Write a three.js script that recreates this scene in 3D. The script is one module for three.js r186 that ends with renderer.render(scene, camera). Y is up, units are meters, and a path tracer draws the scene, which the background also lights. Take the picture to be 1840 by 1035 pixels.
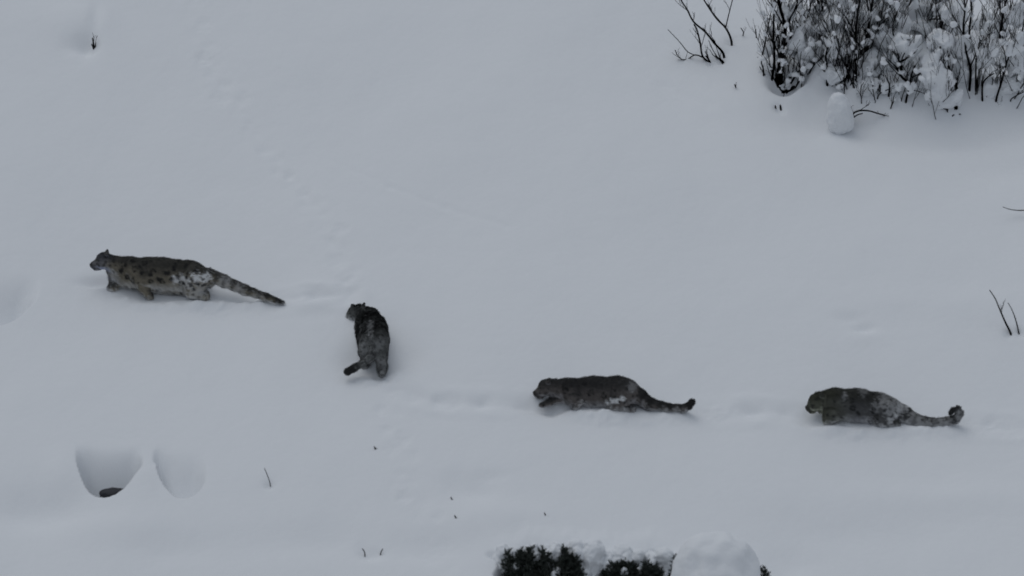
import * as THREE from 'three';
import { ImprovedNoise } from 'three/addons/math/ImprovedNoise.js';
import { mergeGeometries } from 'three/addons/utils/BufferGeometryUtils.js';

// ---------------------------------------------------------------- camera, sky, sun, exposure
const scene = new THREE.Scene();
const DIST = 60, DOWN = 20 * Math.PI / 180, FRAME_H = 5.227;
const camera = new THREE.PerspectiveCamera(2 * Math.atan(FRAME_H / 2 / DIST) * 180 / Math.PI, 16 / 9, 1, 2000);
camera.position.set(0, DIST * Math.sin(DOWN), DIST * Math.cos(DOWN));
camera.lookAt(0, 0, 0);
camera.focus = 76; camera.userData.fStop = 4;                           // a little soft, as the long lens left it
camera.updateMatrixWorld(true);
camera.updateProjectionMatrix();

const SKY = { zenith: 0.43, tint: [0.9, 0.998, 1.15] };
{ // overcast dusk sky, brighter towards the zenith
  const w = 64, h = 32, d = new Float32Array(w * h * 4);
  for (let y = 0; y < h; y++) for (let x = 0; x < w; x++) {
    const e = Math.sin(((y + 0.5) / h - 0.5) * Math.PI), l = SKY.zenith * (1 + 2 * Math.max(e, 0)) / 3, i = (y * w + x) * 4;
    for (let c = 0; c < 3; c++) d[i + c] = l * SKY.tint[c];
    d[i + 3] = 1;
  }
  const t = new THREE.DataTexture(d, w, h, THREE.RGBAFormat, THREE.FloatType);
  t.mapping = THREE.EquirectangularReflectionMapping; t.magFilter = THREE.LinearFilter; t.needsUpdate = true;
  scene.background = t; scene.environment = t;
}
const sun = new THREE.DirectionalLight(new THREE.Color().setRGB(1, 0.98, 0.95), 0.5);
sun.position.set(-14, 40, -12); sun.target.position.set(0, 0, 0);
sun.castShadow = true; sun.shadow.radius = 90; sun.shadow.mapSize.set(2048, 2048);
Object.assign(sun.shadow.camera, { left: -9, right: 9, top: 9, bottom: -9, near: 1, far: 120 });
scene.add(sun, sun.target);
const renderer = new THREE.WebGLRenderer({ antialias: true });
renderer.toneMapping = THREE.LinearToneMapping; renderer.toneMappingExposure = 1;
renderer.shadowMap.enabled = true; renderer.setSize(1024, 576);

// ---------------------------------------------------------------- helpers
const V = (x, y, z) => new THREE.Vector3(x, y, z);
function rng(seed) { let s = seed >>> 0; return () => { s = (s + 0x6d2b79f5) | 0; let t = Math.imul(s ^ (s >>> 15), 1 | s); t = (t + Math.imul(t ^ (t >>> 7), 61 | t)) ^ t; return ((t ^ (t >>> 14)) >>> 0) / 4294967296; }; }
const perlin = new ImprovedNoise(), noise = (x, y, z) => perlin.noise(x + 37.3, y + 11.7, z + 5.1);
const fbm = (x, y, z) => noise(x, y, z) * 0.6 + noise(x * 2.1, y * 2.1, z * 2.1) * 0.28 + noise(x * 4.3, y * 4.3, z * 4.3) * 0.12;
const clamp = (x, a, b) => Math.min(b, Math.max(a, x)), smooth = (a, b, x) => { const t = clamp((x - a) / (b - a), 0, 1); return t * t * (3 - 2 * t); }, mix = (a, b, t) => a + (b - a) * t;
const names = {};
function numbered(n) { names[n] = (names[n] ?? -1) + 1; return names[n] ? n + '_' + String(names[n]).padStart(3, '0') : n; }
function tag(o, label, category, group) { o.userData = { label, category }; if (group) o.userData.group = group; return o; }
function thing(name, label, category, p, group, turn = 0) { const g = new THREE.Group(); g.name = numbered(name); g.position.copy(p); g.rotation.y = turn; scene.add(g); return tag(g, label, category, group); }
function part(name, geo, m, parent, stuff) { const o = new THREE.Mesh(geo, m); o.name = name; o.castShadow = o.receiveShadow = true; if (stuff) o.userData.kind = 'stuff'; parent.add(o); return o; }
const tanH = FRAME_H / 2 / DIST;
function ray(px, py) { const a = 16 / 9; return V((px / 1840 * 2 - 1) * a * tanH, (1 - py / 1035 * 2) * tanH, -1).transformDirection(camera.matrixWorld); }

// ---------------------------------------------------------------- snow ground
const SLOPE = Math.tan(15 * Math.PI / 180);
function baseH(x, z) {
  const far = Math.max(0, Math.hypot(x, z) - 12);
  let y = -SLOPE * z;
  if (z > 25) y += (z - 25) * SLOPE * smooth(25, 160, z) * 0.9;               // the valley floor far below the camera
  y += 0.13 * noise(x * 0.22, 0, z * 0.16) + 0.06 * noise(x * 0.45, 6, z * 0.4) + 0.045 * noise(x * 0.8, 3, z * 0.55) + far * 0.06 * noise(x * 0.012, 8, z * 0.012);
  return y;
}
function hit(px, py, h) {                                                  // where a line of sight meets the snow
  const d = ray(px, py), o = camera.position; let t = 50, s = 0.4, prev = 0;
  for (; t < 90; t += s) { const q = o.y + d.y * t - h(o.x + d.x * t, o.z + d.z * t); if (q < 0) break; prev = q; }
  let a = t - s, b = t;
  for (let i = 0; i < 30; i++) { const m = (a + b) / 2; if (o.y + d.y * m - h(o.x + d.x * m, o.z + d.z * m) < 0) b = m; else a = m; }
  return o.clone().addScaledVector(d, a);
}
const onBase = (px, py) => hit(px, py, baseH);
const MPP = FRAME_H / 1035;                                               // metres per photo pixel near the middle
const feats = [];                                                         // {x0,x1,z0,z1,f(x,z) -> height change}
function feat(cx, cz, r, f) { feats.push({ x0: cx - r, x1: cx + r, z0: cz - r, z1: cz + r, f }); }
function bump(px, py, rx, rz, h, pw = 1) { const c = onBase(px, py), R = Math.max(rx, rz) * 3; feat(c.x, c.z, R, (x, z) => { const u = (x - c.x) / rx, v = (z - c.z) / rz; return h * Math.exp(-Math.pow(u * u + v * v, pw)); }); }
// a hollow whose near lip is sharp: the floor sinks towards the viewer, then the lip rises steeply
function hollow(pxl, pxr, pyTop, pyLip, depth, wall = 0.07, lean = 0.35, skew = 0) {
  const cpx = (pxl + pxr) / 2, A = onBase(cpx, pyTop), B = onBase(cpx, pyLip), rx = (pxr - pxl) / 2 * MPP, L = B.z - A.z, cz = (A.z + B.z) / 2;
  feat(A.x, cz, Math.max(rx * 2.2, L), (x, z) => {
    const n = 0.09 * noise(x * 3.5, 1, z * 3.5) + 0.015 * noise(x * 10, 1, z * 10), u = (x - A.x) / rx + n, t = (z - A.z) / L;
    const raw = 1 - lean * Math.pow(Math.abs(u - skew), 2.2), lip = Math.max(raw, 0.12);                     // the lip bends back at both sides: a U seen from the front
    const down = smooth(-0.3, lip, t), side = smooth(1.2, 0.55, Math.abs(u));
    const up = smooth(lip + wall / L, lip, t);
    return -depth * Math.pow(down, 1.7) * side * up * smooth(-0.25, 0.45, raw);
  });
}
function trench(pts, w, d, rim = 0.25) {
  const q = pts.map(([a, b]) => onBase(a, b));
  for (let i = 0; i + 1 < q.length; i++) {
    const a = q[i], b = q[i + 1], ex = b.x - a.x, ez = b.z - a.z, l2 = ex * ex + ez * ez, last = i + 2 === q.length;
    feat((a.x + b.x) / 2, (a.z + b.z) / 2, Math.sqrt(l2) / 2 + w * 3, (x, z) => {
      let t = ((x - a.x) * ex + (z - a.z) * ez) / l2; if (t < 0 && i > 0 || t > 1 && !last) { if (t > 1 || t < 0) t = clamp(t, 0, 1); } else t = clamp(t, 0, 1);
      const dd = Math.hypot(x - a.x - ex * t, z - a.z - ez * t) / w, j = 1 + 0.7 * noise(x * 7, 4, z * 7), end = smooth(-0.001, 0.25, ((x - q[0].x) ** 2 + (z - q[0].z) ** 2)) ;
      return (-d * Math.exp(-dd * dd * 1.6) * j + d * rim * Math.exp(-Math.pow((dd - 1.7) / 0.6, 2)) * j) * 0.8 * mix(0.5, 1, end);
    });
  }
}
function tracks(pts, seed, depth, gap = 0.19, side = 0.06) {
  const r = rng(seed), q = pts.map(([a, b]) => onBase(a, b)), c = new THREE.CatmullRomCurve3(q), n = Math.floor(c.getLength() / gap);
  for (let i = 0; i <= n; i++) {
    const p = c.getPointAt(i / n), t = c.getTangentAt(i / n), s = (i % 2 ? 1 : -1) * side * (0.7 + 0.6 * r()), x0 = p.x + t.z * s + (r() - 0.5) * 0.07, z0 = p.z - t.x * s + (r() - 0.5) * 0.1, w = 0.04 + 0.035 * r(), d = depth * (0.2 + 1.1 * r() * r()), lip = r();
    feat(x0, z0, w * 4, (x, z) => { const u = (x - x0) / w, v = (z - z0) / (w * 1.35), e = Math.sqrt(u * u + v * v) + 0.5 * noise(x * 16, 2, z * 16); return -d * Math.exp(-e * e) + d * 0.25 * Math.exp(-Math.pow((e - 1.7) / 0.6, 2)) * lip; });
  }
}
hollow(146, 246, 812, 877, 0.74, 0.08, 0.6, 0.08);                              // round hollow with the dark stone in it, lower left
hollow(276, 364, 815, 884, 0.26, 0.09, 0.62, 0.35); bump(258, 856, 0.13, 0.22, 0.03); bump(110, 850, 0.16, 0.3, 0.04); bump(60, 905, 0.5, 0.26, -0.07); bump(200, 945, 0.6, 0.2, 0.03);
bump(560, 970, 0.5, 0.25, -0.05); bump(330, 985, 0.5, 0.25, -0.04); bump(760, 985, 0.4, 0.2, -0.05); bump(900, 930, 0.5, 0.2, 0.04); bump(1500, 960, 0.7, 0.3, -0.05); bump(1700, 900, 0.8, 0.2, 0.04); bump(1420, 1010, 0.3, 0.2, -0.05);
hollow(-70, 62, 496, 574, 0.3, 0.09, 0.45);                               // at the left edge
bump(158, 84, 0.09, 0.14, -0.07); bump(140, 82, 0.14, 0.12, -0.05); bump(172, 40, 0.07, 0.3, -0.03);                                // upper left
bump(140, 45, 0.28, 0.3, 0.06); bump(60, 30, 0.6, 0.6, 0.05);
bump(1552, 588, 0.1, 0.07, -0.05); bump(1530, 572, 0.14, 0.09, -0.03); bump(1550, 610, 0.16, 0.1, 0.015); bump(1700, 545, 0.9, 0.25, 0.03);
bump(850, 880, 0.22, 0.16, -0.045); bump(815, 862, 0.12, 0.14, -0.02); bump(880, 855, 0.16, 0.08, -0.02);
bump(668, 992, 0.09, 0.09, -0.04); bump(652, 980, 0.06, 0.1, -0.02);
bump(80, 930, 0.55, 0.5, -0.06);
tracks([[310, -40], [345, 30], [372, 100], [402, 160], [430, 200], [462, 245], [495, 290], [525, 330], [560, 362], [590, 405], [612, 450], [625, 500], [632, 545]], 3, 0.018, 0.17);
tracks([[678, 692], [700, 735], [714, 775], [722, 805], [738, 845], [730, 880], [755, 915], [790, 960], [800, 1060]], 5, 0.021, 0.16);
tracks([[690, 675], [720, 700], [765, 718], [830, 722], [940, 722]], 8, 0.012);
tracks([[1740, 768], [1800, 772], [1900, 776]], 9, 0.015);
trench([[505, 542], [560, 533], [620, 532]], 0.11, 0.05); trench([[700, 682], [740, 712], [800, 722], [870, 724], [945, 726]], 0.1, 0.03);
trench([[1255, 744], [1350, 740], [1445, 744]], 0.11, 0.035); trench([[1735, 766], [1790, 766], [1900, 772]], 0.11, 0.03);
trench([[350, 60], [400, 155], [480, 268], [560, 365], [615, 470]], 0.09, 0.012);
trench([[600, 290], [700, 335], [800, 372], [910, 405]], 0.05, 0.007); trench([[1120, 120], [1190, 152], [1270, 190]], 0.08, 0.01);
bump(1480, 150, 0.14, 0.16, 0.1); bump(1560, 162, 0.18, 0.14, 0.09); bump(1655, 178, 0.14, 0.14, 0.09); bump(1710, 178, 0.14, 0.12, 0.09); bump(1768, 172, 0.14, 0.14, 0.1); bump(1822, 178, 0.16, 0.14, 0.1); bump(1440, 172, 0.16, 0.1, 0.05); bump(1350, 190, 0.4, 0.3, 0.04); bump(1700, 255, 0.6, 0.2, -0.05);
// snow heaped and pressed round the animals
bump(172, 508, 0.16, 0.07, -0.05); bump(272, 533, 0.2, 0.09, -0.03); bump(450, 540, 0.22, 0.1, -0.03); bump(560, 545, 0.25, 0.1, 0.025);
bump(640, 645, 0.16, 0.2, -0.06); bump(735, 640, 0.14, 0.2, -0.03); bump(684, 672, 0.12, 0.14, -0.06); bump(985, 733, 0.18, 0.11, -0.075);
bump(1095, 748, 0.3, 0.08, 0.025); bump(1460, 760, 0.12, 0.1, -0.03); bump(1480, 775, 0.2, 0.08, 0.02);
function ploughed(pts, h, w, seed) {
  const q = pts.map(([a, b]) => onBase(a, b)), c = new THREE.CatmullRomCurve3(q), r = rng(seed), n = Math.ceil(c.getLength() / 0.06);
  for (let i = 0; i <= n; i++) { const p = c.getPointAt(i / n), k = (0.3 + r() * 1.0) * (0.4 + 0.6 * Math.sin(Math.PI * (i + 0.5) / (n + 1))), x0 = p.x + (r() - 0.5) * w, z0 = p.z + (r() - 0.5) * w, s = 0.045 + 0.05 * r(); feat(x0, z0, s * 4, (x, z) => { const e = Math.hypot(x - x0, z - z0) / s + 0.5 * noise(x * 15, 7, z * 15) + 0.2 * noise(x * 40, 7, z * 40); return 0.42 * h * k * Math.exp(-e * e); }); }
}
ploughed([[195, 530], [260, 545], [330, 552], [390, 556], [440, 556]], 0.035, 0.08, 61); ploughed([[385, 545], [430, 548], [480, 552]], 0.03, 0.1, 62); ploughed([[520, 536], [570, 532], [620, 532]], 0.02, 0.16, 68);
ploughed([[960, 740], [1010, 742], [1060, 750], [1130, 757], [1180, 756], [1240, 750]], 0.032, 0.07, 63); ploughed([[1250, 746], [1310, 742], [1380, 742]], 0.02, 0.16, 66);
ploughed([[1470, 772], [1520, 779], [1580, 781], [1640, 780], [1710, 778]], 0.045, 0.07, 64); ploughed([[1735, 768], [1800, 770], [1860, 772]], 0.02, 0.16, 67);
ploughed([[640, 672], [665, 682], [700, 684], [716, 668]], 0.03, 0.07, 65);
bump(1060, 746, 0.35, 0.09, 0.01); bump(1210, 745, 0.22, 0.1, 0.03); bump(1560, 776, 0.3, 0.07, 0.015); bump(1690, 773, 0.2, 0.1, 0.025); bump(350, 550, 0.22, 0.07, 0.012); bump(470, 549, 0.2, 0.08, 0.035);
// thicket: mounded ground with wells at the stems
bump(1640, 110, 1.0, 0.9, 0.28); bump(1500, 60, 0.6, 0.8, 0.16); bump(1569, 135, 0.13, 0.2, 0.16); bump(1683, 170, 0.12, 0.2, 0.12); bump(1630, 160, 0.12, 0.16, 0.1); bump(1830, 150, 0.2, 0.2, 0.14); bump(1770, 130, 0.1, 0.2, 0.12); bump(1470, 120, 0.14, 0.2, 0.12); bump(1516, 105, 0.14, 0.2, 0.12); bump(1725, 120, 0.1, 0.2, 0.12); bump(1610, 168, 0.2, 0.12, 0.07); bump(1600, 232, 1.1, 0.3, -0.09); bump(1470, 205, 0.5, 0.3, -0.06); bump(1840, 300, 0.5, 0.25, -0.04);
for (const [a, b, w, d] of [[1409, 158, 0.13, 0.2], [1430, 150, 0.12, 0.12], [1516, 143, 0.1, 0.12], [1538, 140, 0.08, 0.1], [1600, 128, 0.12, 0.14], [1630, 180, 0.07, 0.08], [1715, 155, 0.11, 0.16], [1743, 160, 0.09, 0.1], [1560, 98, 0.1, 0.14], [1500, 160, 0.16, 0.1], [1590, 165, 0.16, 0.1], [1660, 165, 0.12, 0.08], [1780, 150, 0.16, 0.1], [1480, 190, 0.3, 0.05], [1550, 212, 0.2, 0.07], [1460, 130, 0.16, 0.1], [1400, 195, 0.06, 0.03]]) bump(a, b, w, w * 1.1, -d, 1.3);
for (const [a, b] of [[1300, 99], [1278, 114], [1296, 112], [1315, 79], [1813, 600], [1832, 598], [485, 870]]) bump(a, b, 0.045, 0.06, -0.035);
// the bank above the juniper and the pit round the mound, bottom edge
{
  const a = onBase(1060, 985);
  feat(a.x, a.z + 0.7, 1.5, (x, z) => { const n = 0.1 * noise(x * 5, 2, 1) + 0.05 * noise(x * 13, 2, 4), u = Math.abs(x - a.x + 0.05) / 0.74, e = z - a.z - 0.05 + n; return -0.85 * smooth(0.0, 0.16, e) * smooth(1.1, 0.84, u + 0.2 * noise(x * 3, 5, z * 5)) * smooth(2.0, 1.3, e) + 0.03 * Math.exp(-Math.pow((e + 0.12) / 0.14, 2)) * smooth(1.3, 0.8, u); });
  const c = onBase(1288, 1060);
  feat(c.x, c.z, 1.2, (x, z) => { const e = Math.hypot((x - c.x) / 0.42, (z - c.z - 0.1) / 0.5); return -0.42 * smooth(1.08, 0.8, e) + 0.03 * Math.exp(-Math.pow((e - 1.25) / 0.2, 2)); });
}
const BX = 64, grid = {}, cell = (x, z) => Math.floor(x * 2) * 1000 + Math.floor(z * 2);
for (const f of feats) for (let i = Math.floor(f.x0 * 2); i <= Math.floor(f.x1 * 2); i++) for (let j = Math.floor(f.z0 * 2); j <= Math.floor(f.z1 * 2); j++) (grid[i * 1000 + j] ??= []).push(f);
function H(x, z) {
  let y = baseH(x, z);
  const l = grid[cell(x, z)]; if (l) for (const f of l) if (x > f.x0 && x < f.x1 && z > f.z0 && z < f.z1) y += f.f(x, z);
  return y + 0.011 * noise(x * 2.3, 9, z * 1.7) + 0.0035 * noise(x * 6, 9, z * 5) + 0.0018 * noise(x * 19, 9, z * 17);
}
const onSnow = (px, py) => hit(px, py, H);
function axis(a, b, step, far) { const out = []; let s = step, v = a; const lo = []; while (v > -far) { s *= 1.25; v -= s; lo.push(v); } out.push(...lo.reverse()); for (v = a; v < b; v += step) out.push(v); s = step; while (v < far) { out.push(v); s *= 1.25; v += s; } out.push(v); return out; }
{
  const X = axis(-5.3, 5.3, 0.0165, 600), Z = axis(-5.6, 5.0, 0.0175, 600), nx = X.length, nz = Z.length, p = new Float32Array(nx * nz * 3), uv = new Float32Array(nx * nz * 2), idx = new Uint32Array((nx - 1) * (nz - 1) * 6);
  let k = 0;
  for (let j = 0; j < nz; j++) for (let i = 0; i < nx; i++) { const o = j * nx + i; p[o * 3] = X[i]; p[o * 3 + 1] = H(X[i], Z[j]); p[o * 3 + 2] = Z[j]; uv[o * 2] = X[i]; uv[o * 2 + 1] = Z[j]; }
  for (let j = 0; j + 1 < nz; j++) for (let i = 0; i + 1 < nx; i++) { const a = j * nx + i, b = a + 1, c = a + nx, d = c + 1; idx[k++] = a; idx[k++] = c; idx[k++] = b; idx[k++] = b; idx[k++] = c; idx[k++] = d; }
  const g = new THREE.BufferGeometry(); g.setAttribute('position', new THREE.BufferAttribute(p, 3)); g.setAttribute('uv', new THREE.BufferAttribute(uv, 2)); g.setIndex(new THREE.BufferAttribute(idx, 1)); g.computeVertexNormals();
  const S = 256, d = new Uint8Array(S * S * 4), r = rng(77);
  for (let i = 0; i < S * S; i++) { const v = 120 + r() * 110; d[i * 4] = d[i * 4 + 1] = d[i * 4 + 2] = v; d[i * 4 + 3] = 255; }
  const bt = new THREE.DataTexture(d, S, S); bt.wrapS = bt.wrapT = THREE.RepeatWrapping; bt.magFilter = THREE.LinearFilter; bt.repeat.set(0.7, 0.7); bt.needsUpdate = true;
  const m = new THREE.MeshStandardMaterial({ color: new THREE.Color().setRGB(0.845, 0.86, 0.875), roughness: 0.92, bumpMap: bt, bumpScale: 0.003 });
  const o = new THREE.Mesh(g, m); o.name = 'snow_ground'; o.userData = { kind: 'structure', label: 'smooth grey-white snow covering the slope' }; o.receiveShadow = true; scene.add(o);
}
const snowMat = new THREE.MeshStandardMaterial({ color: new THREE.Color().setRGB(0.845, 0.86, 0.875), roughness: 0.92 });
const barkMat = new THREE.MeshStandardMaterial({ color: new THREE.Color().setRGB(0.065, 0.062, 0.065), roughness: 0.95 });
const paleBarkMat = new THREE.MeshStandardMaterial({ color: new THREE.Color().setRGB(0.19, 0.178, 0.175), roughness: 0.95 });

// ---------------------------------------------------------------- surface nets over a distance field
function nets(sdf, lo, hi, h) {
  const nx = Math.ceil((hi.x - lo.x) / h) + 1, ny = Math.ceil((hi.y - lo.y) / h) + 1, nz = Math.ceil((hi.z - lo.z) / h) + 1, F = new Float32Array(nx * ny * nz).fill(1), B = 6;
  const id = (i, j, k) => (k * ny + j) * nx + i, R = h * B * 0.87 + h * 2;
  for (let k = 0; k < nz; k += B) for (let j = 0; j < ny; j += B) for (let i = 0; i < nx; i += B) {
    const d = sdf(lo.x + (i + B / 2) * h, lo.y + (j + B / 2) * h, lo.z + (k + B / 2) * h), skip = Math.abs(d) > R + 0.03;
    for (let c = k; c < Math.min(nz, k + B); c++) for (let b = j; b < Math.min(ny, j + B); b++) for (let a = i; a < Math.min(nx, i + B); a++) F[id(a, b, c)] = skip ? d : sdf(lo.x + a * h, lo.y + b * h, lo.z + c * h);
  }
  const vid = new Int32Array(nx * ny * nz).fill(-1), P = [], I = [];
  const E = [[0, 1], [0, 2], [0, 4], [1, 3], [1, 5], [2, 3], [2, 6], [3, 7], [4, 5], [4, 6], [5, 7], [6, 7]], f = new Float64Array(8);
  for (let k = 0; k + 1 < nz; k++) for (let j = 0; j + 1 < ny; j++) for (let i = 0; i + 1 < nx; i++) {
    let m = 0; for (let c = 0; c < 8; c++) { f[c] = F[id(i + (c & 1), j + (c >> 1 & 1), k + (c >> 2))]; if (f[c] < 0) m |= 1 << c; }
    if (m === 0 || m === 255) continue;
    let x = 0, y = 0, z = 0, n = 0;
    for (const [a, b] of E) if ((f[a] < 0) !== (f[b] < 0)) { const t = f[a] / (f[a] - f[b]); x += mix(a & 1, b & 1, t); y += mix(a >> 1 & 1, b >> 1 & 1, t); z += mix(a >> 2, b >> 2, t); n++; }
    vid[id(i, j, k)] = P.length / 3; P.push(lo.x + (i + x / n) * h, lo.y + (j + y / n) * h, lo.z + (k + z / n) * h);
  }
  const quad = (a, b, c, d, flip) => { if (a < 0 || b < 0 || c < 0 || d < 0) return; if (flip) I.push(a, c, b, a, d, c); else I.push(a, b, c, a, c, d); };
  for (let k = 1; k + 1 < nz; k++) for (let j = 1; j + 1 < ny; j++) for (let i = 1; i + 1 < nx; i++) {
    const s = F[id(i, j, k)] < 0;
    if (s !== F[id(i + 1, j, k)] < 0) quad(vid[id(i, j - 1, k - 1)], vid[id(i, j, k - 1)], vid[id(i, j, k)], vid[id(i, j - 1, k)], !s);
    if (s !== F[id(i, j + 1, k)] < 0) quad(vid[id(i - 1, j, k - 1)], vid[id(i - 1, j, k)], vid[id(i, j, k)], vid[id(i, j, k - 1)], !s);
    if (s !== F[id(i, j, k + 1)] < 0) quad(vid[id(i - 1, j - 1, k)], vid[id(i, j - 1, k)], vid[id(i, j, k)], vid[id(i - 1, j, k)], !s);
  }
  const g = new THREE.BufferGeometry(), n = P.length / 3; g.setAttribute('position', new THREE.BufferAttribute(new Float32Array(P), 3));
  const N = new Float32Array(n * 3), e = h * 0.7;
  for (let v = 0; v < n; v++) { const x = P[v * 3], y = P[v * 3 + 1], z = P[v * 3 + 2]; let a = sdf(x + e, y, z) - sdf(x - e, y, z), b = sdf(x, y + e, z) - sdf(x, y - e, z), c = sdf(x, y, z + e) - sdf(x, y, z - e); const l = Math.hypot(a, b, c) || 1; N[v * 3] = a / l; N[v * 3 + 1] = b / l; N[v * 3 + 2] = c / l; }
  g.setAttribute('normal', new THREE.BufferAttribute(N, 3)); g.setIndex(new THREE.BufferAttribute(new Uint32Array(I), 1));
  return g;
}
const smin = (a, b, k) => { const t = Math.max(k - Math.abs(a - b), 0) / k; return Math.min(a, b) - t * t * k * 0.25; };

// ---------------------------------------------------------------- snow leopards
const REG = { torso: 0, neck: 1, head: 2, leg: 3, tail: 4, ear: 5, muzzle: 6 };
function jitterCell(i, j, k) { let h = Math.imul(i, 374761393) ^ Math.imul(j, 668265263) ^ Math.imul(k, 2147483647 ^ 0x5bd1e995); h = Math.imul(h ^ (h >>> 13), 1274126177); h ^= h >>> 16; return h >>> 0; }
function worley(x, y, z, s) {
  x /= s; y /= s; z /= s; const I = Math.floor(x), J = Math.floor(y), K = Math.floor(z); let best = 9, bx = 0, by = 0, bz = 0;
  for (let a = -1; a < 2; a++) for (let b = -1; b < 2; b++) for (let c = -1; c < 2; c++) {
    const q = jitterCell(I + a, J + b, K + c), u = I + a + 0.15 + 0.7 * (q & 255) / 255 - x, v = J + b + 0.15 + 0.7 * (q >> 8 & 255) / 255 - y, w = K + c + 0.15 + 0.7 * (q >> 16 & 255) / 255 - z, d = u * u + v * v + w * w;
    if (d < best) { best = d; bx = u; by = v; bz = w; }
  }
  return [Math.sqrt(best) * s, Math.atan2(by + bz, bx)];
}
const furMat = new THREE.MeshStandardMaterial({ vertexColors: true, roughness: 0.95 });
const hairMat = new THREE.MeshStandardMaterial({ vertexColors: true, roughness: 0.95, side: THREE.DoubleSide });
const eyeMat = new THREE.MeshStandardMaterial({ color: new THREE.Color().setRGB(0.05, 0.06, 0.04), roughness: 0.15 });
const noseMat = new THREE.MeshStandardMaterial({ color: new THREE.Color().setRGB(0.03, 0.02, 0.022), roughness: 0.5 });

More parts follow.
